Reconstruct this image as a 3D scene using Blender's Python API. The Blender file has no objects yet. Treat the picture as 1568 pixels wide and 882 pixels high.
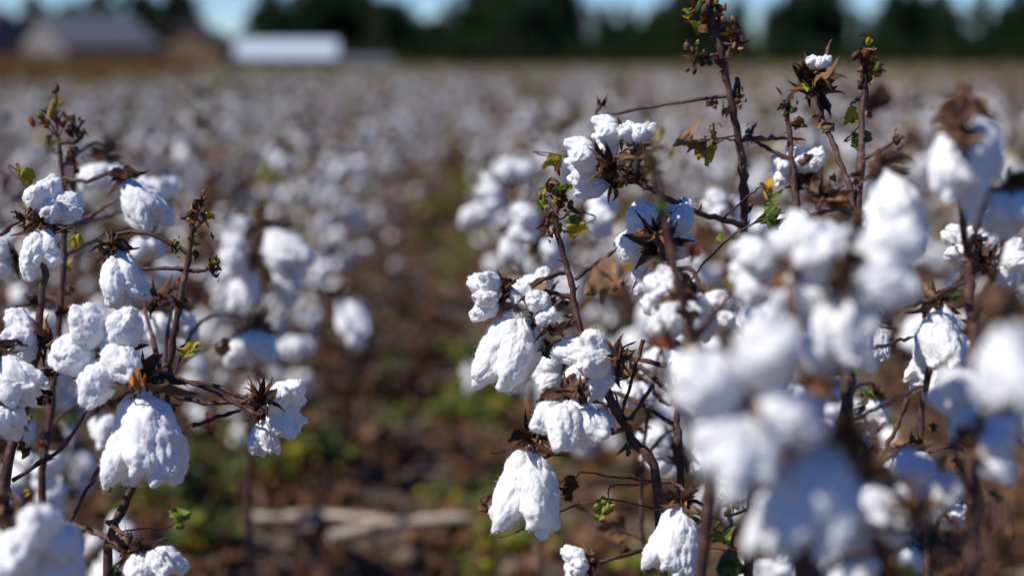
import bpy, bmesh, math, numpy as np
from mathutils import Vector, Matrix, noise, Euler
rng=np.random.default_rng(11)
D=bpy.data; scene=bpy.context.scene
def U(a,b): return float(rng.uniform(a,b))
# ------------------------------------------------------------------ camera
CAM=Vector((0,0,1.05)); ROT=Euler((math.radians(81.0),0,math.radians(-3.26)),'XYZ').to_matrix()
cd=D.cameras.new("camera"); cam=D.objects.new("camera",cd); scene.collection.objects.link(cam)
cam.location=CAM; cam.rotation_euler=ROT.to_euler(); cd.lens=50; cd.sensor_width=36
cd.clip_start=0.05; cd.clip_end=3000
cd.dof.use_dof=True; cd.dof.focus_distance=1.19; cd.dof.aperture_fstop=2.35; cd.dof.aperture_blades=9
scene.camera=cam
def W(u,v,d):
    p=Vector(((u-784)/2178*d,-(v-441)/2178*d,-d)); return np.array(CAM+ROT@p)
RIGHT=np.array(ROT@Vector((1,0,0))); UP=np.array(ROT@Vector((0,1,0))); BACK=np.array(ROT@Vector((0,0,1)))

# ------------------------------------------------------------------ materials
def newmat(name):
    m=D.materials.new(name); m.use_nodes=True; nt=m.node_tree; nt.nodes.clear()
    o=nt.nodes.new('ShaderNodeOutputMaterial'); return m,nt,o
def ramp(nt,fac,stops):
    r=nt.nodes.new('ShaderNodeValToRGB'); el=r.color_ramp.elements
    while len(el)<len(stops): el.new(0.5)
    for e,(p,c) in zip(el,stops): e.position=p; e.color=(*c,1)
    nt.links.new(fac,r.inputs[0]); return r.outputs[0]
def tnoise(nt,scale,detail=4,obj=True,rough=.6):
    t=nt.nodes.new('ShaderNodeTexCoord'); n=nt.nodes.new('ShaderNodeTexNoise')
    n.inputs['Scale'].default_value=scale; n.inputs['Detail'].default_value=detail; n.inputs['Roughness'].default_value=rough
    nt.links.new(t.outputs['Object'],n.inputs['Vector']); return n.outputs['Fac']
def simple(name,stops,scale,rough=.8,transl=0.0,bump=0.0,bscale=None,spec=.2,sheen=0,rand=0.0):
    m,nt,o=newmat(name)
    fac=tnoise(nt,scale)
    if rand>0:
        oi=nt.nodes.new('ShaderNodeNewGeometry'); ma=nt.nodes.new('ShaderNodeMath'); ma.operation='MULTIPLY_ADD'
        ma.inputs[1].default_value=rand; nt.links.new(oi.outputs['Random Per Island'],ma.inputs[0])
        mb=nt.nodes.new('ShaderNodeMath'); mb.operation='MULTIPLY'; mb.inputs[1].default_value=1-rand
        nt.links.new(fac,mb.inputs[0]); nt.links.new(mb.outputs[0],ma.inputs[2]); fac=ma.outputs[0]
    col=ramp(nt,fac,stops)
    if spec==0 and not sheen:
        b=nt.nodes.new('ShaderNodeBsdfDiffuse'); nt.links.new(col,b.inputs['Color'])
    else:
        b=nt.nodes.new('ShaderNodeBsdfPrincipled'); b.inputs['Roughness'].default_value=rough
        b.inputs['Specular IOR Level'].default_value=spec
        nt.links.new(col,b.inputs['Base Color'])
        if sheen: b.inputs['Sheen Weight'].default_value=sheen; b.inputs['Sheen Roughness'].default_value=.5
    if bump:
        bp=nt.nodes.new('ShaderNodeBump'); bp.inputs['Strength'].default_value=bump; bp.inputs['Distance'].default_value=0.002
        nt.links.new(tnoise(nt,bscale or scale*4,5),bp.inputs['Height']); nt.links.new(bp.outputs[0],b.inputs['Normal'])
    out=b.outputs[0]
    if transl:
        t=nt.nodes.new('ShaderNodeBsdfTranslucent'); nt.links.new(col,t.inputs['Color'])
        mx=nt.nodes.new('ShaderNodeMixShader'); mx.inputs[0].default_value=transl
        nt.links.new(out,mx.inputs[1]); nt.links.new(t.outputs[0],mx.inputs[2]); out=mx.outputs[0]
    nt.links.new(out,o.inputs['Surface']); return m
M_cot=simple("cotton_fibre",[(.25,(.91,.895,.87)),(.5,(.955,.95,.94))],18,.95,.2,.4,380,0,sheen=.35)
M_cotf=simple("cotton_fibre_field",[(.3,(.90,.89,.88)),(.6,(.95,.945,.935))],18,.95,.16,0,None,0)
M_bur=simple("dry_bur",[(.2,(.022,.010,.006)),(.45,(.075,.034,.019)),(.75,(.30,.165,.085))],75,.6,.15,.5,300,.3,rand=.5)
M_stem=simple("stem_bark",[(.3,(.030,.013,.011)),(.55,(.09,.040,.030)),(.75,(.23,.145,.10))],90,.6,0,.6,400,.35)
M_lb=simple("dead_leaf",[(.2,(.05,.022,.012)),(.5,(.17,.08,.036)),(.8,(.42,.24,.12))],60,.7,.35,.3,200,.2,rand=.5)
M_lg=simple("green_leaf",[(.3,(.035,.075,.015)),(.5,(.12,.18,.03)),(.75,(.34,.36,.05))],60,.5,.4,.2,200,.35,rand=.5)
M_ly=simple("yellow_leaf",[(.3,(.34,.30,.03)),(.6,(.60,.42,.03)),(.8,(.60,.24,.03))],60,.5,.4,.2,200,.3,rand=.4)
M_lr=simple("rust_leaf",[(.3,(.08,.02,.012)),(.6,(.30,.09,.035)),(.8,(.6,.26,.06))],60,.6,.4,.2,200,.3,rand=.5)
MATS=[M_cot,M_bur,M_stem,M_lb,M_lg,M_ly,M_lr]; FM=[M_cotf]+MATS[1:]
COT,BUR,STEM,LB,LG,LY,LR=range(7)

# ------------------------------------------------------------------ geometry helpers
class Geo:
    def __init__(s): s.V=[];s.T=[];s.M=[];s.n=0
    def add(s,v,t,m,X=None):
        v=np.asarray(v,float); t=np.asarray(t,int)
        if X is not None: v=v@X[:3,:3].T+X[:3,3]
        s.V.append(v); s.T.append(t+s.n); s.M.append(np.full(len(t),m) if np.isscalar(m) else m); s.n+=len(v)
    def get(s): return np.concatenate(s.V),np.concatenate(s.T),np.concatenate(s.M)
    def mesh(s,name,mats,smooth=True):
        v,t,m=s.get(); me=D.meshes.new(name)
        me.vertices.add(len(v)); me.vertices.foreach_set('co',v.astype(np.float32).ravel())
        me.loops.add(len(t)*3); me.loops.foreach_set('vertex_index',t.astype(np.int32).ravel())
        me.polygons.add(len(t)); me.polygons.foreach_set('loop_start',np.arange(0,len(t)*3,3,dtype=np.int32))
        me.polygons.foreach_set('material_index',m.astype(np.int32))
        for x in mats: me.materials.append(x)
        me.update(calc_edges=True); me.validate()
        me.polygons.foreach_set('use_smooth',np.full(len(me.polygons),smooth)); return me
def obj(name,me,parent=None,coll=None):
    o=D.objects.new(name,me); (coll or scene.collection).objects.link(o)
    if parent: o.parent=parent
    return o
def frame(z,roll=0.0):
    z=np.asarray(z,float); z=z/np.linalg.norm(z)
    r=np.array([1.,0,0]) if abs(z[0])<.8 else np.array([0,1.,0])
    x=np.cross(r,z); x/=np.linalg.norm(x); y=np.cross(z,x)
    c,s=math.cos(roll),math.sin(roll)
    return np.stack([x*c+y*s,-x*s+y*c,z],1)
def xf(loc,R,s=1.0):
    X=np.eye(4); X[:3,:3]=R*s; X[:3,3]=loc; return X
def catmull(P,k):
    P=np.asarray(P,float)
    if len(P)<3: 
        t=np.linspace(0,1,k+1)[:,None]; return P[0]*(1-t)+P[-1]*t
    Q=np.vstack([2*P[0]-P[1],P,2*P[-1]-P[-2]]); out=[]
    for i in range(1,len(Q)-2):
        for j in range(k):
            t=j/k; a,b,c,d=Q[i-1:i+3]
            out.append(.5*((2*b)+(c-a)*t+(2*a-5*b+4*c-d)*t*t+(3*b-a-3*c+d)*t**3))
    out.append(P[-1]); return np.array(out)
def tube(g,P,r0,r1,mat=STEM,n=7,knob=0.0):
    P=np.asarray(P); N=len(P); r=np.linspace(r0,r1,N)
    if knob: r=r*(1+knob*(rng.random(N)**3)*1.5)
    if N>6: r[-1]*=.35; r[-2]*=.75
    T=np.gradient(P,axis=0); T/=np.linalg.norm(T,axis=1)[:,None]+1e-9
    ref=np.array([.31,.87,.13]); A=np.cross(T,ref); A/=np.linalg.norm(A,axis=1)[:,None]+1e-9; B=np.cross(T,A)
    th=np.arange(n)*2*math.pi/n
    V=P[:,None]+r[:,None,None]*(A[:,None]*np.cos(th)[None,:,None]+B[:,None]*np.sin(th)[None,:,None])
    V=V.reshape(-1,3); t=[]
    for i in range(N-1):
        for j in range(n):
            a=i*n+j;b=i*n+(j+1)%n; t+=[(a,b,b+n),(a,b+n,a+n)]
    V=np.vstack([V,P[-1]+T[-1]*r[-1]]); e=len(V)-1
    for j in range(n): t.append(((N-1)*n+j,(N-1)*n+(j+1)%n,e))
    g.add(V,t,mat)
def strip(L,w,curl,cup=.35,twist=0.,rag=0.,n=8,m=5,tip=1.4):
    """pointed dry strip; starts at origin along +Z, curling toward +X"""
    V=[];ang=0;p=np.array([0.,0,0])
    for i in range(n+1):
        t=i/n; ang=curl*t; 
        wd=w*(math.sin(math.pi*min(1,(t*.93+.07)))**.7)*(1-t**tip*.7)+.0004
        if i: p=p+np.array([math.sin(ang),0,math.cos(ang)])*L/n
        side=np.array([math.sin(twist*t)*.5,math.cos(twist*t),0]); nor=np.array([math.cos(ang),0,-math.sin(ang)])
        for j in range(m):
            s=(j/(m-1)-.5); jit=rag*U(-1,1)*w
            V.append(p+side*s*wd*(1+rag*U(-1,1))+nor*(abs(s)*2)**2*wd*cup+nor*jit*.5)
    t=[]
    for i in range(n):
        for j in range(m-1):
            a=i*m+j; t+=[(a,a+1,a+m+1),(a,a+m+1,a+m)]
    return np.array(V),t
def palm(size,crumple,lob=5,seg=26):
    """palmate leaf, stem at origin, blade along +X"""
    fine=seg>20
    ths=np.linspace(-2.5,2.5,seg); L=[(0,1.),(.95,.85),(-.95,.82)]+([(1.9,.6),(-1.9,.6)] if lob==5 else [])
    V=[np.array([0,0,0.])];ph=rng.uniform(0,6,4); off=Vector(rng.uniform(0,50,3)); jag=[U(-.10,.06) for _ in ths]
    rs=(.25,.5,.75,1.) if fine else (.35,.7,1.)
    for rr in rs:
        for k,th in enumerate(ths):
            r=.55+.45*max(s*math.exp(-((th-a)/.5)**2) for a,s in L); r*=rr*size*.62*(1+jag[k]*rr)
            x=r*math.cos(th)+size*.2*rr; y=r*math.sin(th)
            z=crumple*size*(math.sin(x/size*7+ph[0])*.5+math.sin(y/size*9+ph[1])*.5+.3*math.sin((x+y)/size*17+ph[2]))*rr - crumple*1.8*(r*r)/size
            if fine:
                nv=noise.noise_vector(Vector((x/size*5,y/size*5,0))+off); z+=nv.z*crumple*size*.5; x+=nv.x*crumple*size*.15; y+=nv.y*crumple*size*.15
            V.append(np.array([x,y*(1-.3*crumple),z]))
    t=[]
    for j in range(seg-1): t.append((0,1+j,2+j))
    for k in range(len(rs)-1):
        for j in range(seg-1):
            a=1+k*seg+j; t+=[(a,a+seg,a+seg+1),(a,a+seg+1,a+1)]
    return np.array(V),t
ICO={}
for lv in (2,3,5):
    bm=bmesh.new(); bmesh.ops.create_icosphere(bm,subdivisions=lv,radius=1); bm.verts.ensure_lookup_table()
    ICO[lv]=(np.array([v.co[:] for v in bm.verts]),np.array([[v.index for v in f.verts] for f in bm.faces])); bm.free()
def lobe(lv,L,Wd,bend=0.,taper=0.):
    P,T=ICO[lv]; z=P[:,2]; w=np.where(z<0,1-.42*z*z,1-.08*z*z)*(1-taper*z)
    V=np.stack([P[:,0]*Wd/2*w,P[:,1]*Wd/2*w*.92,z*L/2],1)
    off=Vector(rng.uniform(-50,50,3)); N=P/np.array([Wd,Wd,L]); N/=np.linalg.norm(N,axis=1)[:,None]
    h=np.zeros(len(V))
    for i,p in enumerate(V):
        q=Vector(p); qw=q*36+noise.noise_vector(q*55+off)*.3+off
        d=noise.voronoi(qw)[0]; hh=.0036*(min(1,(d[1]-d[0])*1.4)**.6-.6)
        hh+=.0052*noise.noise(q*28+off)
        if lv>=4:
            qs=Vector((q.x*210,q.y*210,q.z*45))      # fibre streaks along the lock
            hh+=.0017*noise.noise(q*95+off)+.0014*noise.noise(qs+off)+.0009*noise.noise(q*330+off)+.0007*noise.noise(q*800+off)
            e=max(0,z[i]-.5)                         # frayed free end
            hh+=e*.015*noise.noise(q*85+off)
        h[i]=hh
    V=V+N*h[:,None]
    V[:,0]+=bend*(z*z)*L*.5
    return V,T,N
def boll(lv,kind):
    g=Geo(); n=int(rng.choice([4,5])) 
    if kind=='rnd': n=int(rng.choice([4,5,5]))
    phi0=U(0,6.28)
    for i in range(n):
        ph=phi0+i*2*math.pi/n+U(-.2,.2); tp=0
        if kind=='hang': tilt=U(.22,.44); L=U(.056,.092); Wd=U(.034,.042); dist=L*.48; tp=.08
        elif kind=='open': tilt=U(.88,1.18); L=U(.046,.056); Wd=U(.037,.044); dist=L*.62
        else: tilt=U(.55,.85); L=U(.046,.062); Wd=U(.035,.042); dist=L*.55
        dr=np.array([math.sin(tilt)*math.cos(ph),math.sin(tilt)*math.sin(ph),math.cos(tilt)])
        V,T,N=lobe(lv,L,Wd,U(-.2,.2),tp); R=frame(dr,U(0,6.28))
        X=xf(dr*dist+np.array([0,0,.004]),R); g.add(V,T,COT,X)
        if lv>=4:      # short curled lint and a few specks of trash
            idx=rng.integers(0,len(V),800); fv=[];ft=[]
            for q in idx:
                p=V[q]; d=N[q]*.35+rng.normal(0,.6,3); d/=np.linalg.norm(d); s=np.cross(d,rng.normal(0,1,3)); s/=np.linalg.norm(s); c=np.cross(d,s)
                ln=U(.0014,.0046)*(2.0 if U(0,1)<.05 else 1); b=len(fv); cur=U(-.6,.6)*ln
                m1=p+d*ln*.4+c*cur*.3; m2=p+d*ln*.75+c*cur*.8; w=.0001
                fv+=[p-d*.0006-s*w,p-d*.0006+s*w,m1+s*w,m1-s*w,m2+s*w*.8,m2-s*w*.8,p+d*ln*.9+c*cur*1.6]
                ft+=[(b,b+1,b+2),(b,b+2,b+3),(b+3,b+2,b+4),(b+3,b+4,b+5),(b+5,b+4,b+6)]
            g.add(fv,ft,COT,X)
            for _ in range(2):
                k=int(rng.integers(len(V))); vv,tt=strip(U(.0015,.004),U(.0006,.0012),U(-1,1),.2,0,.2,3,3); g.add(vv+V[k]+N[k]*.0004,tt,BUR,X)
    nn=n
    for i in range(nn):    # carpels
        ph=phi0+(i+.5)*2*math.pi/nn+U(-.15,.15)
        tl={'hang':.85,'open':1.3,'rnd':1.12}[kind]+U(-.1,.15)
        V,T=strip(U(.038,.048),U(.013,.018),U(.3,1.2),.5,U(-.6,.6),.08 if lv>2 else .0,8 if lv>2 else 4,5 if lv>2 else 3)
        V=V.copy(); ct,st=math.cos(tl),math.sin(tl)
        Ry=np.array([[ct,0,st],[0,1,0],[-st,0,ct]]); c,s=math.cos(ph),math.sin(ph); Rz=np.array([[c,-s,0],[s,c,0],[0,0,1]])
        g.add(V,T,BUR,xf((0,0,-.001),Rz@Ry))
    for i in range(12 if lv>3 else (6 if lv>2 else 2)):    # tattered bracts
        ph=U(0,6.28); tl=U(1.1,2.3)
        V,T=strip(U(.014,.038),U(.004,.014),U(-1.8,1.8),.7,U(-3,3),.25,9 if lv>2 else 4,6 if lv>2 else 3,3)
        ct,st=math.cos(tl),math.sin(tl)
        Ry=np.array([[ct,0,st],[0,1,0],[-st,0,ct]]); c,s=math.cos(ph),math.sin(ph); Rz=np.array([[c,-s,0],[s,c,0],[0,0,1]])
        g.add(V,T,BUR if U(0,1)<.6 else LB,xf((0,0,-.003),Rz@Ry))
    return g
def burr(lv):
    g=Geo()
    for i in range(18 if lv>2 else 6):
        ph=i*.7*2+U(-.3,.3); tl=U(.4,1.7)
        V,T=strip(U(.016,.036),U(.005,.013),U(-.8,2.1),.7,U(-2.5,2.5),.2,8 if lv>2 else 4,5 if lv>2 else 3)
        ct,st=math.cos(tl),math.sin(tl)
        Ry=np.array([[ct,0,st],[0,1,0],[-st,0,ct]]); c,s=math.cos(ph),math.sin(ph); Rz=np.array([[c,-s,0],[s,c,0],[0,0,1]])
        g.add(V,T,BUR if i%4 else LB,xf((0,0,0),Rz@Ry))
    return g
KIND_H={'hang':.092,'open':.096,'rnd':.083}; KIND_C={'hang':.042,'open':.018,'rnd':.030}
def tipcluster(g,p,s=1.0,n=11):
    for i in range(n):
        q=p+rng.normal(0,.0055*s,3)*np.array([1,1,1.9]); m=rng.choice([LR,LR,BUR,BUR,LB,LR,LY])
        V,T=strip(U(.006,.014)*s,U(.003,.006)*s,U(-1.8,1.8),.6,U(-1,1),.2,4,4)
        g.add(V,T,m,xf(q,frame(rng.normal(0,1,3)+np.array([0,0,.7]),U(0,6))))
    for i in range(9):
        V,T=ICO[2]; q=p+rng.normal(0,.005*s,3)*np.array([1,1,1.8])
        tube(g,[p+np.array([0,0,-.01*s]),(p+q)/2,q],.0009,.0007,n=4)
        g.add(V*np.array([.0024,.0024,.0042])*s*(1+.15*rng.normal(0,1,(len(V),1))),T,int(rng.choice([LR,BUR,LG,STEM])),xf(q,frame(rng.normal(0,.5,3)+np.array([0,0,1]))))

# ------------------------------------------------------------------ scatter with geometry nodes
def scatter(name,pts,rots,scl,idx,coll):
    me=D.meshes.new(name); n=len(pts); me.vertices.add(n); me.vertices.foreach_set('co',np.asarray(pts,np.float32).ravel())
    a=me.attributes.new('rot','FLOAT_VECTOR','POINT'); a.data.foreach_set('vector',np.asarray(rots,np.float32).ravel())
    a=me.attributes.new('scl','FLOAT','POINT'); a.data.foreach_set('value',np.asarray(scl,np.float32))
    a=me.attributes.new('idx','INT','POINT'); a.data.foreach_set('value',np.asarray(idx,np.int32))
    me.update(); o=obj(name,me)
    ng=D.node_groups.new(name+"_nodes",'GeometryNodeTree')
    ng.interface.new_socket('Geometry',in_out='INPUT',socket_type='NodeSocketGeometry')
    ng.interface.new_socket('Geometry',in_out='OUTPUT',socket_type='NodeSocketGeometry')
    N=ng.nodes; gi=N.new('NodeGroupInput'); go=N.new('NodeGroupOutput'); ip=N.new('GeometryNodeInstanceOnPoints'); ci=N.new('GeometryNodeCollectionInfo')
    ci.inputs['Collection'].default_value=coll; ci.inputs['Separate Children'].default_value=True; ci.inputs['Reset Children'].default_value=True
    def na(nm,t):
        q=N.new('GeometryNodeInputNamedAttribute'); q.data_type=t; q.inputs['Name'].default_value=nm; return q.outputs['Attribute']
    ip.inputs['Pick Instance'].default_value=True
    l=ng.links; l.new(gi.outputs[0],ip.inputs['Points']); l.new(ci.outputs[0],ip.inputs['Instance'])
    l.new(na('idx','INT'),ip.inputs['Instance Index']); l.new(na('rot','FLOAT_VECTOR'),ip.inputs['Rotation']); l.new(na('scl','FLOAT'),ip.inputs['Scale'])
    l.new(ip.outputs[0],go.inputs[0])
    md=o.modifiers.new("instances",'NODES'); md.node_group=ng; return o

# ------------------------------------------------------------------ field cotton plants
lo={k:[boll(2,k) for _ in range(4)] for k in ('hang','open','rnd')}
lo3={k:[boll(3,k) for _ in range(3)] for k in ('hang','open','rnd')}
def fieldplant(lib,lv,dens=1.0):
    g=Geo(); H=U(.72,.95); lean=rng.normal(0,.05,2)
    S=[np.array([lean[0]*t+U(-.006,.006),lean[1]*t+U(-.006,.006),H*t]) for t in np.linspace(0,1,8)]
    C=catmull(S,3); tube(g,C,.0055,.002,n=5,knob=.4); tipcluster(g,C[-1],1.2,8)
    az=U(0,6)
    nb=int(13*dens)
    for i in range(nb):
        t=.22+.70*(i+U(0,.8))/nb; p=C[min(len(C)-1,int(t*(len(C)-1)))]; az+=2.4+U(-.3,.3)
        L=U(.10,.30)*(1.15-.55*t); dr=np.array([math.cos(az),math.sin(az),U(.15,.7)]); 
        pts=[p,p+dr*L*.5,p+dr*L+np.array([0,0,-.25*L])]; B=catmull(pts,3); tube(g,B,.0026,.0015,n=4)
        k=int(rng.choice([0,1,2,2]))
        for j in range(k):
            q=B[-1] if j==0 else B[3]+rng.normal(0,.015,3)
            kind=str(rng.choice(['hang','open','rnd','rnd'])); b=lib[kind][int(rng.integers(len(lib[kind])))]
            ax=np.array([math.cos(az),math.sin(az),-U(.1,1.6)])+rng.normal(0,.35,3)
            v,tt,mm=b.get(); g.add(v,tt,mm,xf(q,frame(ax,U(0,6)),U(.62,1.02)))
        if U(0,1)<.7:
            b=burr(2); v,tt,mm=b.get(); g.add(v,tt,mm,xf(B[2]+rng.normal(0,.02,3),frame(rng.normal(0,1,3)),U(.8,1.3)))
    for i in range(24):
        t=U(.1,1.05); p=C[min(len(C)-1,int(t*(len(C)-1)))]+rng.normal(0,.10,3)*np.array([1,1,.6]); p[2]=max(.05,p[2])
        V,T=palm(U(.03,.07),U(.25,.55),3,14); g.add(V,T,int(rng.choice([LB,LB,BUR,BUR,LG,LY,LR])),xf(p,frame(rng.normal(0,1,3),U(0,6))))
    return g
fc=D.collections.new("field_cotton_plants"); NV=8
for i in range(NV): obj("field_cotton_variant_%d"%i,fieldplant(lo,2,1.0).mesh("field_cotton_variant",FM),coll=fc)
nc=D.collections.new("near_cotton_plants"); NN=5
for i in range(NN): obj("near_cotton_variant_%d"%i,fieldplant(lo3,3,1.0).mesh("near_cotton_variant",FM),coll=nc)
def inweeds(x,y): return (y>24 and x<-5.2-.13*(y-24)+1.0*math.sin(y*.7))
def bendx(y): return .0045*max(0,y-5)**2 if y<30 else .0045*625+.225*(y-30)
P=[];R=[];S=[];I=[];P2=[];R2=[];S2=[];I2=[]
for r in range(-60,46):
    xr=(r+.5)*1.0
    y=1.75+U(0,.2)
    while y<84:
        lim=.45*y+3.5; X0=xr+bendx(y)
        if abs(X0)<lim and not inweeds(X0,y):
            w=rng.normal(0,.07)
            if abs(xr)<.6 and y<3.2: w=math.copysign(.12,xr)+abs(rng.normal(0,.03))*math.copysign(1,xr)
            if U(0,1)>.08:
                (P2 if y<6.5 else P).append((X0+w,y,0)); (R2 if y<6.5 else R).append((rng.normal(0,.06),rng.normal(0,.06),U(0,6.28)))
                (S2 if y<6.5 else S).append(U(.78,1.08)); (I2 if y<6.5 else I).append(int(rng.integers(NN if y<6.5 else NV)))
        y+=U(.22,.36)
scatter("cotton_field",P,R,S,I,fc); scatter("cotton_row",P2,R2,S2,I2,nc)

# ------------------------------------------------------------------ dry weeds (far left & field edge)
wc=D.collections.new("dry_weed_clumps")
for i in range(4):
    g=Geo()
    for k in range(26):
        a=U(0,6.28); h=U(.5,1.15); b=np.array([U(-.12,.12),U(-.12,.12),0]); tp=b+np.array([math.cos(a)*h*.22,math.sin(a)*h*.22,h])
        C=catmull([b,(b+tp)/2+np.array([0,0,.05]),tp],3); tube(g,C,.003,.0015,LB,n=3)
        for j in range(7):
            q=C[int(rng.integers(2,len(C)))]+rng.normal(0,.02,3); V,T=palm(U(.02,.06),.3,3,8)
            g.add(V,T,int(rng.choice([LB,LB,LR,BUR,LY])),xf(q,frame(rng.normal(0,1,3))))
    obj("dry_weed_variant_%d"%i,g.mesh("dry_weed_variant",FM),coll=wc)
P=[];R=[];S=[];I=[]
for k in range(5200):
    y=U(23,84); x=U(-.47*y-3,-3)
    if inweeds(x,y): P.append((x,y,0));R.append((0,0,U(0,6)));S.append(U(.75,1.15));I.append(int(rng.integers(4)))
for k in range(900):
    P.append((U(-45,55),U(85,90),0));R.append((0,0,U(0,6)));S.append(U(.4,.7));I.append(int(rng.integers(4)))
for k in range(1500):   # weeds among the cotton, thicker toward the right edge
    y=U(14,84); x=U(-.2*y,.5*y)
    if U(0,1)<max(.12,(x/y-.1)/.3): P.append((x,y,0));R.append((0,0,U(0,6)));S.append(U(.6,.92));I.append(int(rng.integers(4)))
scatter("dry_weeds",P,R,S,I,wc)

# ------------------------------------------------------------------ ground
n=420; s=np.linspace(-1,1,n); cx=np.sinh(s*7.2)/math.sinh(7.2)*900; 
gx,gy=np.meshgrid(cx,cx+3.5); 
gz=np.zeros(gx.size); X=gx.ravel();Y=gy.ravel()
def gh(x,y):
    v=Vector((x,y,0)); return .035*noise.noise(v*1.1)+.026*noise.noise(v*5)+.022*noise.noise(v*17)+.02*math.cos(2*math.pi*(x-.5))-.02
for i in range(X.size):
    if abs(X[i])<25 and abs(Y[i])<40: gz[i]=gh(X[i],Y[i])
V=np.stack([X,Y,gz],1); a=(np.arange(n-1)[:,None]*n+np.arange(n-1)[None,:]).ravel()
T=np.concatenate([np.stack([a,a+1,a+n+1],1),np.stack([a,a+n+1,a+n],1)])
m,nt,o=newmat("soil"); 
c1=ramp(nt,tnoise(nt,9,8,rough=.7),[(.3,(.035,.023,.015)),(.5,(.14,.092,.06)),(.7,(.38,.28,.195))])
c2=ramp(nt,tnoise(nt,1.6,6),[(.52,(.0,.0,.0)),(.70,(1,1,1))])
mx=nt.nodes.new('ShaderNodeMix'); mx.data_type='RGBA'; nt.links.new(c2,mx.inputs[0]); nt.links.new(c1,mx.inputs[6])
c3=ramp(nt,tnoise(nt,40,5),[(.35,(.05,.055,.015)),(.6,(.13,.13,.035)),(.75,(.25,.20,.11))]); nt.links.new(c3,mx.inputs[7])
b=nt.nodes.new('ShaderNodeBsdfPrincipled'); b.inputs['Roughness'].default_value=.95; nt.links.new(mx.outputs[2],b.inputs['Base Color'])
bp=nt.nodes.new('ShaderNodeBump'); bp.inputs['Distance'].default_value=.03; bp.inputs['Strength'].default_value=1
nt.links.new(tnoise(nt,35,8),bp.inputs['Height']); nt.links.new(bp.outputs[0],b.inputs['Normal']); nt.links.new(b.outputs[0],o.inputs[0])
g=Geo(); g.add(V,T,0); obj("ground",g.mesh("ground",[m]))
# leaf litter
lc=D.collections.new("litter_pieces")
for i in range(8):
    g=Geo()
    if i<5:
        for k in range(6):
            V,T=palm(U(.02,.065),U(.3,.6),int(rng.choice([3,5])),16); g.add(V,T,int(rng.choice([LB,LB,LB,LB,BUR,STEM])),xf((U(-.06,.06),U(-.06,.06),U(.004,.04)),frame(np.array([0,0,1])+rng.normal(0,.7,3),U(0,6))))
    elif i==5:
        for k in range(4): 
            p=np.array([U(-.05,.05),U(-.05,.05),.006]); d=np.array([U(-1,1),U(-1,1),U(-.05,.25)])*U(.05,.16); tube(g,[p,p+d*.5,p+d],.0028,.002,STEM if k%2 else LB,5)
    elif i==6:
        for k in range(7):
            V,T=ICO[2]; V=V*np.array([U(.01,.035),U(.01,.035),U(.010,.024)])*(1+.25*rng.random((len(V),1))); g.add(V,T,7,xf((U(-.07,.07),U(-.07,.07),.004),np.eye(3)))
    else:
        V,T,_=lobe(2,.04,.028); g.add(V,T,COT,xf((0,0,.012),frame([1,.3,.1])))
    obj("litter_variant_%d"%i,g.mesh("litter_variant",FM+[m]),coll=lc)
P=[];R=[];S=[];I=[]
for k in range(9000):
    y=1.2+18*rng.random()**1.6; x=U(-.45*y-1,.45*y+1)
    P.append((x,y,gh(x,y)));R.append((0,0,U(0,6)));S.append(U(.6,1.4));I.append(int(rng.choice(8,p=[.12,.12,.12,.12,.12,.12,.24,.04])))
scatter("leaf_litter",P,R,S,I,lc)
gc=D.collections.new("weed_clumps")
for i in range(5):
    g=Geo()
    for k in range(46):
        a=U(0,6.28); r=U(0,.07); h=U(.01,.07); p=np.array([math.cos(a)*r,math.sin(a)*r,h]); 
        V,T=palm(U(.015,.038),U(.1,.3),3,10); g.add(V,T,LG if U(0,1)<.8 else LY,xf(p,frame(np.array([math.cos(a)*.4,math.sin(a)*.4,1])+rng.normal(0,.3,3),U(0,6))))
    for k in range(14):
        a=U(0,6.28); V,T=strip(U(.05,.12),.005,U(.3,1.4),.2,0,0,5,3); g.add(V,T,LG,xf((0,0,0),frame([math.cos(a)*.5,math.sin(a)*.5,1],U(0,6))))
    obj("green_weed_variant_%d"%i,g.mesh("green_weed_variant",FM),coll=gc)
P=[];R=[];S=[];I=[]
for k in range(3300):
    y=2.6+16*rng.random()**1.4; r=int(rng.integers(-6,7)); x=(r+rng.normal(0,.25) if U(0,1)<.55 else rng.normal(.08,.16))+bendx(y)
    if noise.noise(Vector((x*3.1,y*2.4,3)))+U(-.12,.12)>(.17 if y<3.6 else .13):
        P.append((x,y,gh(x,y)));R.append((0,0,U(0,6)));S.append(U(.5,1.25));I.append(int(rng.integers(5)))
for k in range(120):
    x=rng.normal(-.55,.18); y=U(1.9,4.2); P.append((x,y,gh(x,y)));R.append((0,0,U(0,6)));S.append(U(1.2,2.6));I.append(int(rng.integers(5)))
# thin the weeds: sparse near the camera and on the left, patchy in the middle of the aisle
keep=[]
for k,(p,sc) in enumerate(zip(P,S)):
    if sc>1.26:
        if k%9==0: keep.append(k)
    elif p[1]<3.7:
        if k%6==0 and p[0]>-.1: keep.append(k)
    elif p[1]<8 and p[0]-bendx(p[1])<.02:
        if k%4==0: keep.append(k)
    elif k%3: keep.append(k)
scatter("green_weeds",[P[k] for k in keep],[R[k] for k in keep],[min(S[k],1.5) for k in keep],[I[k] for k in keep],gc)

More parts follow.
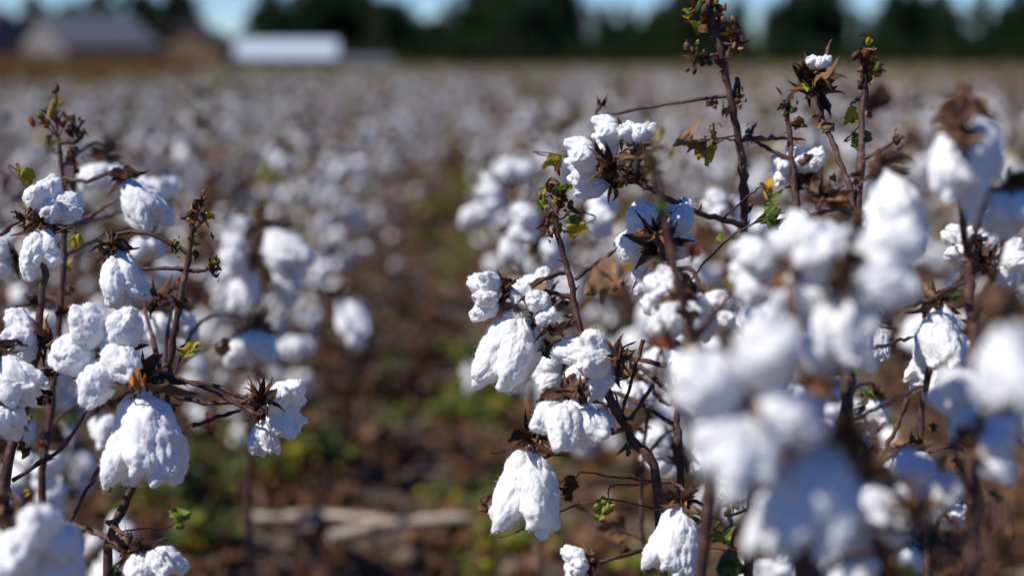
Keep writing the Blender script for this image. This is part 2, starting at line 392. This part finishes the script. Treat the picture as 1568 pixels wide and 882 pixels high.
# dry stalks on the ground
M_st=simple("pale_dry_stalk",[(.3,(.36,.27,.19)),(.6,(.58,.47,.35)),(.8,(.70,.60,.48))],30,.7,0,.5,200)
def stalk(p0,p1,r):
    g=Geo(); p0=np.array(p0);p1=np.array(p1); C=catmull([p0,(p0+p1)/2+np.array([0,.01,.006]),p1],8)
    tube(g,C,r,r*.8,0,10,.12)
    for q in C[::6]: tube(g,[q-(p1-p0)*.008,q,q+(p1-p0)*.008],r*1.18,r*1.18,0,10)
    V,T=strip(.2,.025,.3,.4,.5,.1); g.add(V,T,0,xf(C[5]+np.array([0,0,r]),frame(p1-p0+np.array([0,0,.02]))))
    obj("dry_stalk",g.mesh("dry_stalk",[M_st]))
stalk((-.40,3.06,.055),(-.08,3.00,.06),.011); stalk((-.22,2.92,.055),(.09,2.99,.07),.013)

# ------------------------------------------------------------------ hero plants
HB={k:[boll(5,k).mesh("boll_"+k,MATS) for _ in range(c)] for k,c in (('hang',4),('open',3),('rnd',5))}
HBUR=[burr(5).mesh("dry_bur",MATS) for _ in range(3)]
AX={'d':(0,-1,.15),'dl':(-.6,-.8,.2),'dr':(.6,-.8,.2),'l':(-1,-.1,.2),'r':(1,-.15,.2),'u':(0,1,.2),'f':(0,.1,1),'fd':(0,-.6,1),'fl':(-.6,-.2,1),'fr':(.6,-.2,1),'b':(0,.1,-1),'bd':(.1,-.7,-.7),'ul':(-.7,.7,.2),'ur':(.7,.7,.2)}
def plant(stems,bolls,burs=(),leaves=(),twigs=(),tips=()):
    root=D.objects.new("cotton_plant",None); scene.collection.objects.link(root); root.empty_display_size=.1
    g=Geo(); samples=[]; first=None
    for st in stems:
        r0,r1=st[0]; pts=[W(*q) for q in st[1:]]
        if first is None:
            p=pts[0]; first=p; base=np.array([p[0]+U(-.03,.03),p[1]+U(.0,.05),-.02]); pts=[base,base*.5+p*.5+np.array([U(-.02,.02),0,0])]+pts
            root.location=base; samples_base=base
        elif pts[0][2]<.75 and r0>=.003:
            p=pts[0]; pts=[samples_base+np.array([U(-.01,.01),0,.03]),(samples_base+p)/2+np.array([0,0,.05])]+pts
        C=catmull(pts,7); C[1:-1]+=rng.normal(0,.0005,(len(C)-2,3))
        C[1:-1:3]+=rng.normal(0,.0008,(len(C[1:-1:3]),3))
        tube(g,C,r0*1.0,r1*.95,n=9,knob=.28); samples+=list(C)
        for q in C[::4]:
            if q[2]>.4:
                V,T=strip(U(.004,.010),.004,U(-1,1),.5,0,.2,3,4); g.add(V,T,int(rng.choice([BUR,LR,STEM])),xf(q,frame(rng.normal(0,1,3))))
    A=np.array(samples)
    def connect(B,back,r=.0017):
        ok=A[:,2]<B[2]+.02
        AA=A[ok] if ok.any() else A
        d=np.linalg.norm(AA-B,axis=1)+np.maximum(0,(B[2]-AA[:,2])-.1); s=AA[np.argmin(d)]
        L=np.linalg.norm(s-B); e=B-back*min(.012,L*.3)
        mid=(s+e)/2+rng.normal(0,.05*L,3)+np.array([0,0,.06*L])
        C=catmull([s,mid,e,B],5); C[1:-1]+=rng.normal(0,.0005,(len(C)-2,3)); tube(g,C,r*1.2,r*.85,n=7,knob=.25)
    inv=-np.array(root.location)
    for i,bq in enumerate(bolls):
        u,v,d,px,kind,ax=bq[:6]; a=AX[ax] if isinstance(ax,str) else ax
        axis=RIGHT*a[0]+UP*a[1]+BACK*a[2]; axis=axis/np.linalg.norm(axis)
        h=px*d/2178; s=h/KIND_H[kind]; c=W(u,v,d); B=c-axis*KIND_C[kind]*s
        me=HB[kind][int(rng.integers(len(HB[kind])))]
        o=obj("boll_%d"%(i+1),me,root); o.matrix_local=Matrix(xf(B+inv,frame(axis,U(0,6.28)),s).tolist())
        connect(B,axis)
    for i,(u,v,d,px) in enumerate(burs):
        B=W(u,v,d); s=px*d/2178/.062; axis=np.array([U(-.4,.4),U(-.5,.5),1]); axis/=np.linalg.norm(axis)
        o=obj("dry_bur_%d"%(i+1),HBUR[i%3],root); o.matrix_local=Matrix(xf(B+inv,frame(axis,U(0,6)),s).tolist()); connect(B,axis,.0013)
    for u,v,d,px,mt in leaves:
        B=W(u,v,d); V,T=palm(px*d/2178*.9,U(.35,.6),3,40); R=frame(BACK+rng.normal(0,.6,3),U(0,6.28)); g.add(V,T,mt,xf(B,R)); connect(B,R[:,0],.0007)
    for t in twigs:
        C=catmull([W(*q) for q in t],6); C[1:-1]+=rng.normal(0,.0006,(len(C)-2,3)); tube(g,C,.0018,.0011,n=7,knob=.6)
    for u,v,d,s in tips: tipcluster(g,W(u,v,d),s,16)
    for k in range(18):
        q=A[int(rng.integers(len(A)))]+rng.normal(0,.010,3)
        if q[2]>.35:
            V,T=palm(U(.008,.018),U(.4,.7),3,22); g.add(V,T,int(rng.choice([LB,BUR,LR,LG,LY])),xf(q,frame(rng.normal(0,1,3),U(0,6))))
    st=g.mesh("stems",MATS); o=obj("stems",st,root); o.location=inv.tolist()
    return root
# -- left side
plant([((.0042,.003),(5,790,1.2),(40,620,1.2),(62,480,1.2),(70,350,1.2))],
 [(150,535,1.15,155,'open','f'),(82,312,1.22,92,'rnd','ur'),(62,392,1.2,100,'hang','d'),(32,525,1.2,90,'rnd','l'),(22,580,1.15,95,'hang','dr'),(5,645,1.15,80,'rnd','d'),(-5,400,1.3,70,'rnd','l')],
 burs=[(40,335,1.2,60)],leaves=[(30,262,1.3,40,LY),(55,600,1.2,40,LB),(115,360,1.2,28,LY)],
 twigs=[((20,735,1.2),(100,680,1.17),(150,600,1.16)),((0,360,1.2),(30,340,1.2),(70,350,1.2)),((0,600,1.15),(30,640,1.2),(35,650,1.2))])
plant([((.0042,.002),(165,900,1.22),(195,760,1.22),(245,640,1.22),(258,585,1.21),(270,490,1.2),(288,400,1.2),(296,322,1.2))],
 [(228,668,1.15,172,'hang',(.15,-1,.3)),(437,622,1.2,95,'rnd','r'),(402,668,1.2,65,'hang','d'),(182,424,1.2,100,'hang',(.25,-1,.2)),(232,872,1.15,95,'rnd','dr'),(268,500,1.45,80,'rnd','d'),(230,500,1.5,75,'rnd','d'),(390,535,1.7,85,'rnd','d')],
 burs=[(400,612,1.17,85),(240,452,1.3,80),(195,835,1.15,75),(165,388,1.2,50)],leaves=[(207,596,1.13,40,LR),(285,545,1.2,32,LY),(268,800,1.3,45,LG),(350,520,1.5,40,LB),(330,640,1.5,40,LR),(313,338,1.2,24,LY)],
 twigs=[((97,815,1.2),(140,740,1.2),(178,670,1.2)),((115,803,1.2),(150,818,1.18),(190,838,1.16)),((295,652,1.2),(330,640,1.2),(372,624,1.2)),((270,410,1.2),(300,415,1.2),(328,410,1.2))],
 tips=[(296,322,1.2,1.1),(325,412,1.2,.6),(268,378,1.2,.5)])
plant([((.0045,.002),(65,790,1.35),(76,640,1.35),(92,480,1.35),(98,330,1.35),(88,200,1.35))],
 [(215,310,1.32,100,'hang','dr'),(160,275,1.6,80,'rnd','d'),(235,290,1.7,70,'rnd','u'),(55,500,1.5,90,'rnd','d'),(225,380,1.6,60,'rnd','d'),(160,660,1.5,80,'hang','d')],
 leaves=[(110,475,1.35,45,LY),(100,240,1.4,30,LR)],twigs=[((98,345,1.35),(140,330,1.33),(182,305,1.32)),((92,220,1.35),(120,215,1.35),(130,195,1.35))],
 tips=[(88,192,1.35,1.3),(118,200,1.35,.7),(112,240,1.35,.5)])
plant([((.0045,.003),(-60,1000,1.0),(-20,900,.98),(5,850,.95))],[(55,850,.92,155,'rnd',(.5,-.3,.6)),(-10,830,.95,120,'hang','d')])
plant([((.005,.002),(380,700,2.0),(395,560,2.0),(400,420,2.0),(395,330,2.0))],
 [(355,395,1.9,75,'rnd','l'),(428,385,1.9,95,'hang','dr'),(378,440,1.95,80,'hang','d'),(440,430,2.,75,'rnd','r'),(540,487,2.3,85,'hang','dr'),(455,530,2.3,55,'rnd','d'),(400,600,2.1,55,'rnd','d')],tips=[(395,325,2.,1.2)])
# -- right side
plant([((.0045,.002),(1010,780,1.2),(965,670,1.2),(925,590,1.2),(887,500,1.2),(872,425,1.2),(852,350,1.2),(858,300,1.2)),((.003,.002),(1040,770,1.25),(1036,640,1.25),(1020,560,1.25))],
 [(742,450,1.2,78,'rnd','l'),(818,435,1.3,70,'rnd','ul'),(780,535,1.2,148,'hang',(-.35,-1,.1)),(815,480,1.2,90,'rnd','fl'),(900,555,1.18,110,'rnd',(-1,-.2,.4)),(868,650,1.17,120,'rnd','d'),(812,750,1.2,150,'hang','d'),(1038,828,1.15,118,'hang',(-.15,-1,.2)),(880,865,1.15,65,'rnd','l'),(965,605,1.4,75,'rnd','d'),(838,570,1.3,75,'rnd','l'),(905,640,1.35,70,'hang','dr')],
 burs=[(842,500,1.19,75),(948,545,1.15,60),(815,688,1.2,55),(780,440,1.2,45),(885,598,1.15,55)],
 leaves=[(930,765,1.2,45,LG),(880,735,1.25,55,LB),(766,800,1.22,65,BUR),(895,345,1.3,38,LY),(1110,830,1.2,45,LG),(955,570,1.2,34,LG),(830,540,1.2,36,LG)],
 twigs=[((880,428,1.2),(910,405,1.2),(946,378,1.2)),((1000,590,1.2),(960,640,1.2),(940,600,1.2)),((985,520,1.2),(965,590,1.2),(950,640,1.2))],
 tips=[(858,298,1.2,1.1),(838,345,1.2,.6)])
plant([((.0048,.0022),(1150,800,1.3),(1145,600,1.3),(1140,345,1.28),(1137,260,1.27),(1122,170,1.26),(1106,90,1.25),(1090,25,1.25),(1078,-8,1.25)),((.0026,.0018),(1140,345,1.28),(1075,328,1.22),(1010,298,1.18),(960,272,1.15)),((.0026,.0018),(1145,520,1.3),(1080,460,1.2),(1030,420,1.15),(1005,375,1.18))],
 [(925,207,1.17,72,'rnd','l'),(886,245,1.16,82,'rnd','l'),(978,202,1.15,58,'rnd','u'),(905,288,1.17,66,'hang','l'),(1002,365,1.2,132,'open',(0,.3,-.9)),(1000,410,1.22,90,'hang','d'),(1015,450,1.05,95,'rnd','l'),(1035,495,1.0,95,'rnd','d'),(1085,480,1.05,85,'rnd','fd'),(1095,320,1.7,60,'rnd','l')],
 burs=[(938,258,1.13,100),(975,240,1.1,75),(1003,355,1.15,85),(1075,92,1.25,35),(1125,62,1.25,28),(920,160,1.3,35)],
 leaves=[(950,440,1.05,80,BUR),(985,258,1.1,50,LR),(1090,225,1.25,45,LY),(1178,305,1.2,70,LG),(1045,222,1.25,60,BUR),(840,240,1.3,40,LY),(1240,330,1.1,40,LR),(1055,22,1.25,24,LY)],
 twigs=[((1137,215,1.27),(1190,212,1.28),(1235,215,1.28)),((1112,90,1.25),(1120,70,1.25),(1128,60,1.25)),((1090,100,1.25),(1070,90,1.25),(1058,85,1.25)),((1122,150,1.26),(1130,120,1.26),(1132,150,1.26))],
 tips=[(1078,5,1.25,1.5),(1062,90,1.25,.8),(1128,62,1.25,.8),(1100,25,1.25,.8),(1130,150,1.26,.5),(1095,215,1.26,.5)])
plant([((.006,.0022),(1290,760,1.0),(1298,620,1.0),(1302,500,1.03),(1310,370,1.08),(1318,250,1.12),(1326,110,1.15)),((.0035,.002),(1230,500,1.15),(1220,330,1.25),(1213,250,1.27),(1206,160,1.28)),((.0024,.0018),(1312,330,1.09),(1285,245,1.12),(1262,190,1.15),(1252,140,1.15))],
 [(1235,245,1.28,65,'rnd','u'),(1195,262,1.28,50,'rnd','l'),(1255,95,1.15,38,'rnd','u'),(1345,525,1.2,60,'hang','d'),(1150,405,.88,125,'rnd','l'),(1372,315,.9,130,'hang',(.2,-1,.3))],
 burs=[(1250,120,1.15,120),(1252,140,1.15,95),(1262,300,1.05,80),(1345,265,.95,60),(1330,105,1.15,40)],
 leaves=[(1305,215,1.15,50,LG),(1305,165,1.15,36,LY),(1345,100,1.15,32,LY),(1270,300,1.05,46,LR),(1225,270,1.3,40,BUR)],
 twigs=[((1320,245,1.12),(1345,232,1.12),(1374,213,1.12)),((1310,540,1.02),(1355,528,1.08),(1400,515,1.1)),((1213,245,1.27),(1170,225,1.28),(1150,208,1.28)),((1298,650,1.0),(1350,620,1.0),(1420,590,1.05))],
 tips=[(1328,105,1.15,1.1),(1206,165,1.28,.8),(1148,208,1.28,.5),(1374,215,1.12,.4)])
plant([((.006,.003),(1230,900,.72),(1215,760,.72),(1200,600,.74),(1215,420,.78))],
 [(1145,610,.66,265,'open',(-.1,-.1,1)),(1140,700,.66,190,'hang','d'),(1290,430,.78,180,'rnd','fl'),(1365,415,.76,170,'rnd','r'),(1275,510,.78,140,'hang','d'),(1225,365,.82,105,'rnd','u'),(1250,760,.68,200,'hang',(-.5,-1,.2)),(1330,790,.78,150,'rnd','d'),(1405,755,.82,130,'rnd','fl'),(1190,800,.72,120,'hang','d'),(1300,850,.8,110,'rnd','l')],
 burs=[(1230,400,.8,70),(1300,340,.85,60),(1400,780,.76,110)],leaves=[(1190,430,.85,50,LB)])
plant([((.006,.0025),(1490,860,.9),(1490,780,.92),(1492,600,.95),(1488,480,1.),(1480,380,1.05)),((.0035,.002),(1420,880,1.1),(1410,650,1.1),(1440,480,1.1))],
 [(1488,240,.86,165,'hang',(.05,-1,.2)),(1550,330,.88,105,'rnd','d'),(1468,370,1.1,60,'rnd','l'),(1545,408,1.1,75,'rnd','r'),(1500,365,1.12,60,'rnd','u'),(1440,520,1.1,120,'hang','d'),(1420,560,1.15,85,'hang','dl'),(1475,620,.85,115,'rnd','l'),(1545,560,.62,160,'hang','d'),(1400,720,1.1,90,'rnd','d'),(1465,790,1.1,70,'rnd','d'),(1530,690,.8,105,'rnd','r'),(1470,530,1.1,70,'hang','dr'),(1590,620,.8,120,'rnd','r')],
 burs=[(1468,190,.84,95),(1480,210,.83,80),(1500,400,1.08,90),(1375,700,1.1,60),(1445,830,.7,140),(1540,835,.68,140),(1525,470,.8,80)],
 leaves=[(1330,690,1.1,45,LG),(1490,165,.86,40,BUR),(1480,700,1.1,50,LB),(1500,870,.7,110,LB)],
 twigs=[((1480,430,1.05),(1430,455,1.08),(1385,472,1.1)),((1390,610,1.1),(1370,660,1.1),(1340,710,1.1))])
plant([((.004,.002),(1085,760,.95),(1068,560,.92),(1040,440,.9),(1015,330,.9),(998,240,.9))],[(1180,480,.95,90,'rnd','d')],tips=[(998,240,.9,.8)],leaves=[(1060,500,.95,45,BUR)])
plant([((.0045,.002),(830,900,1.9),(815,600,1.9),(800,420,1.9),(790,330,1.9))],
 [(805,342,1.8,70,'rnd','l'),(755,300,2.2,65,'rnd','l'),(780,260,2.4,60,'rnd','u'),(735,330,2.4,60,'rnd','d'),(850,380,1.8,65,'rnd','r'),(920,330,1.7,75,'rnd','r'),(780,380,1.9,55,'hang','d')])
plant([((.003,.0015),(1120,900,1.35),(1110,700,1.35),(1090,600,1.35)),((.003,.0015),(990,880,1.4),(985,700,1.4),(1000,600,1.4)),((.003,.0015),(1250,880,1.3),(1270,700,1.3),(1300,600,1.3))],
 [(1000,690,1.5,80,'rnd','l'),(1020,560,1.5,90,'rnd','d'),(1340,640,1.4,70,'hang','d')],burs=[(1075,800,1.2,55),(1045,700,1.4,60),(1120,770,1.2,50)],
 leaves=[(1085,735,1.3,50,LG),(1130,880,1.3,60,LG),(1320,690,1.2,50,LG),(960,800,1.5,60,LB)],
 twigs=[((1000,600,1.3),(1030,620,1.3),(1060,580,1.3)),((880,770,1.4),(930,800,1.4),(990,830,1.4))])

# ------------------------------------------------------------------ buildings
def mat_flat(name,c,c2,scale=3,rough=.8): return simple(name,[(.35,c),(.65,c2)],scale,rough)
M_roof=mat_flat("grey_shingles",(.08,.085,.105),(.13,.135,.16)); M_wall=mat_flat("pale_siding",(.17,.16,.16),(.22,.21,.20)); M_tan=mat_flat("tan_siding",(.18,.12,.07),(.23,.155,.09))
M_dark=mat_flat("dark_boards",(.05,.04,.045),(.08,.06,.06)); M_glass=mat_flat("window_glass",(.03,.04,.05),(.05,.06,.07),3,.1); M_white=mat_flat("white_metal",(.48,.58,.66),(.58,.66,.72),3,.35); M_sage=mat_flat("sage_siding",(.17,.21,.20),(.22,.26,.24))
def box(nm,x0,x1,y0,y1,z0,z1,mt,par):
    bm=bmesh.new(); bmesh.ops.create_cube(bm,size=1)
    for v in bm.verts: v.co=((x0+x1)/2+v.co.x*(x1-x0),(y0+y1)/2+v.co.y*(y1-y0),(z0+z1)/2+v.co.z*(z1-z0))
    me=D.meshes.new(nm); bm.to_mesh(me); bm.free(); me.materials.append(mt); return obj(nm,me,par)
def house(name,cx,cy,w,dp,hw,hr,rot,wall,roof,ax='x',chim=True):
    e=D.objects.new(name,None); scene.collection.objects.link(e)
    box("walls",-w/2,w/2,-dp/2,dp/2,0,hw,wall,e)
    g=Geo(); o=.35; t=.12
    g.add([(-w/2,-dp/2,hw),(-w/2,dp/2,hw),(-w/2,0,hw+hr-.1),(w/2,-dp/2,hw),(w/2,dp/2,hw),(w/2,0,hw+hr-.1)],[(0,1,2),(3,5,4)],0); obj("gables",g.mesh("gables",[wall],False),e)
    g=Geo()
    for sg in (-1,1):
        a=(-w/2-o,sg*(dp/2+o),hw-o*hr/(dp/2)); b_=(w/2+o,sg*(dp/2+o),hw-o*hr/(dp/2)); c=(w/2+o,0,hw+hr); d=(-w/2-o,0,hw+hr)
        V=[a,b_,c,d]+[(q[0],q[1],q[2]+t) for q in (a,b_,c,d)]
        F=[(0,1,2,3),(4,5,6,7),(0,1,5,4),(0,3,7,4),(1,2,6,5)]; T=[]
        for f in F: T+=[(f[0],f[1],f[2]),(f[0],f[2],f[3])]
        g.add(V,T,0)
    obj("roof",g.mesh("roof",[roof],False),e)
    k=0
    for wx in np.arange(-w/2+1.2,w/2-.8,2.2):
        k+=1; door=(k==2); zt=min(2.0,hw-.25)
        box("door" if door else "window_%d"%k,wx-.45,wx+.45,-dp/2-.06,-dp/2+.02,0 if door else zt-1.0,zt,M_dark if door else M_glass,e)
        box("frame_%d"%k,wx-.55,wx+.55,-dp/2-.03,-dp/2+.01,0 if door else zt-1.1,zt+.1,wall,e)
    if chim: box("chimney",w*.2,w*.2+.6,.3,.9,hw+hr*.4,hw+hr+.6,M_dark,e)
    e.location=(cx,cy,0); e.rotation_euler=(0,0,math.radians(rot)); return e
house("grey_roof_house",-22.8,97,6.2,7,2.2,1.9,40,M_wall,M_roof)
house("grey_roof_house",-33,99,9,8,2.6,2.0,-10,M_wall,M_roof)
house("dark_barn",-16.6,101,4.4,6,2.3,1.4,80,M_tan,M_dark,chim=False)
house("white_roof_shed",-8.6,88,5.3,3.6,1.45,.8,3,M_sage,M_white,chim=False)
house("white_roof_shed",-4.1,94,2.6,3,.9,.45,3,M_sage,M_roof,chim=False)

# ------------------------------------------------------------------ trees
M_tl=simple("tree_foliage",[(.3,(.009,.020,.009)),(.55,(.022,.044,.014)),(.8,(.055,.075,.022))],.6,.7,.12,rand=.3)
M_tb=mat_flat("tree_bark",(.05,.04,.03),(.10,.08,.06))
tc=D.collections.new("treeline_trees")
for i in range(5):
    g=Geo(); H=U(5.5,8); cr=U(1.6,2.8); con=(i>=3)
    tube(g,catmull([(0,0,0),(.1,0,H*.4),(0,.1,H*.85)],4),.2,.04,1,7)
    for k in range(9):
        a=U(0,6.28); z=U(.2,.75)*H; tube(g,catmull([(0,0,z),(math.cos(a)*cr*.4,math.sin(a)*cr*.4,z+.5),(math.cos(a)*cr*.8,math.sin(a)*cr*.8,z+1)],3),.07,.02,1,5)
    cl=[]
    for k in range(44):
        z=U(.06,1); a=U(0,6.28); rr=cr*(1-z*.93 if con else math.sin(math.pi*(.12+.83*z))**.7)*math.sqrt(rng.random())
        cl.append((rr*math.cos(a),rr*math.sin(a),z*H,U(.35,.8)*(1 if not con else .7)))
    V=[];T=[]
    for x,y,z,s in cl:
        for q in range(75):
            p=np.array([x,y,z])+rng.normal(0,.48,3)*s; d=frame(rng.normal(0,1,3)); l=U(.08,.2); b=len(V)
            V+=[p-d[:,0]*l,p+d[:,1]*l*.6,p+d[:,0]*l,p-d[:,1]*l*.6]; T+=[(b,b+1,b+2),(b,b+2,b+3)]
    g.add(V,T,0); obj("tree_variant_%d"%i,g.mesh("tree_variant",[M_tl,M_tb]),coll=tc)
P=[];R=[];S=[];I=[]
def uprof(u):
    pts=[(-400,.6),(40,.6),(90,.9),(300,.95),(335,.45),(395,.45),(430,1.05),(600,1.1),(630,.68),(690,.7),(720,1.0),(900,1.1),(935,.72),(1010,.72),(1040,1.05),(1150,.75),(1200,1.05),(1300,1.05),(1320,.62),(1345,.65),(1365,1.1),(1440,1.0),(1470,.72),(1490,1.0),(2200,1.0)]
    return np.interp(u,[p[0] for p in pts],[p[1] for p in pts])
for k in range(400):
    y=U(112,126); x=U(-75,95); u=660+2178*x/y
    P.append((x,y,0));R.append((0,0,U(0,6)));S.append(float(uprof(u))*U(.74,1.08));I.append(int(rng.integers(5)))
scatter("distant_treeline",P,R,S,I,tc)
P=[];R=[];S=[];I=[]
for k in range(300): P.append((U(-10,85),U(106,112),-.5));R.append((0,0,U(0,6)));S.append(U(.3,.5));I.append(int(rng.integers(3)))
scatter("hedge",P,R,S,I,tc)

# ------------------------------------------------------------------ light
sd=Vector((-.62,-.22,.75)).normalized()
sl=D.lights.new("sun",'SUN'); sl.energy=5.0; sl.angle=math.radians(.5); sl.color=(1,.955,.885)
so=D.objects.new("sun",sl); scene.collection.objects.link(so); so.rotation_euler=sd.to_track_quat('Z','Y').to_euler()
w=D.worlds.new("World"); scene.world=w; w.use_nodes=True; nt=w.node_tree; bg=nt.nodes['Background']
sk=nt.nodes.new('ShaderNodeTexSky'); sk.sky_type='NISHITA'; sk.sun_disc=False; sk.sun_elevation=math.asin(sd.z); sk.sun_rotation=math.atan2(sd.x,sd.y)
sk.dust_density=.0; sk.ozone_density=3.0; sk.air_density=.8; sk.altitude=1500
hs=nt.nodes.new('ShaderNodeHueSaturation'); hs.inputs['Saturation'].default_value=1.45; hs.inputs['Hue'].default_value=.517
nt.links.new(sk.outputs[0],hs.inputs['Color']); nt.links.new(hs.outputs[0],bg.inputs[0]); bg.inputs[1].default_value=.12
scene.view_settings.view_transform='Standard'; scene.view_settings.look='None'; scene.view_settings.exposure=0
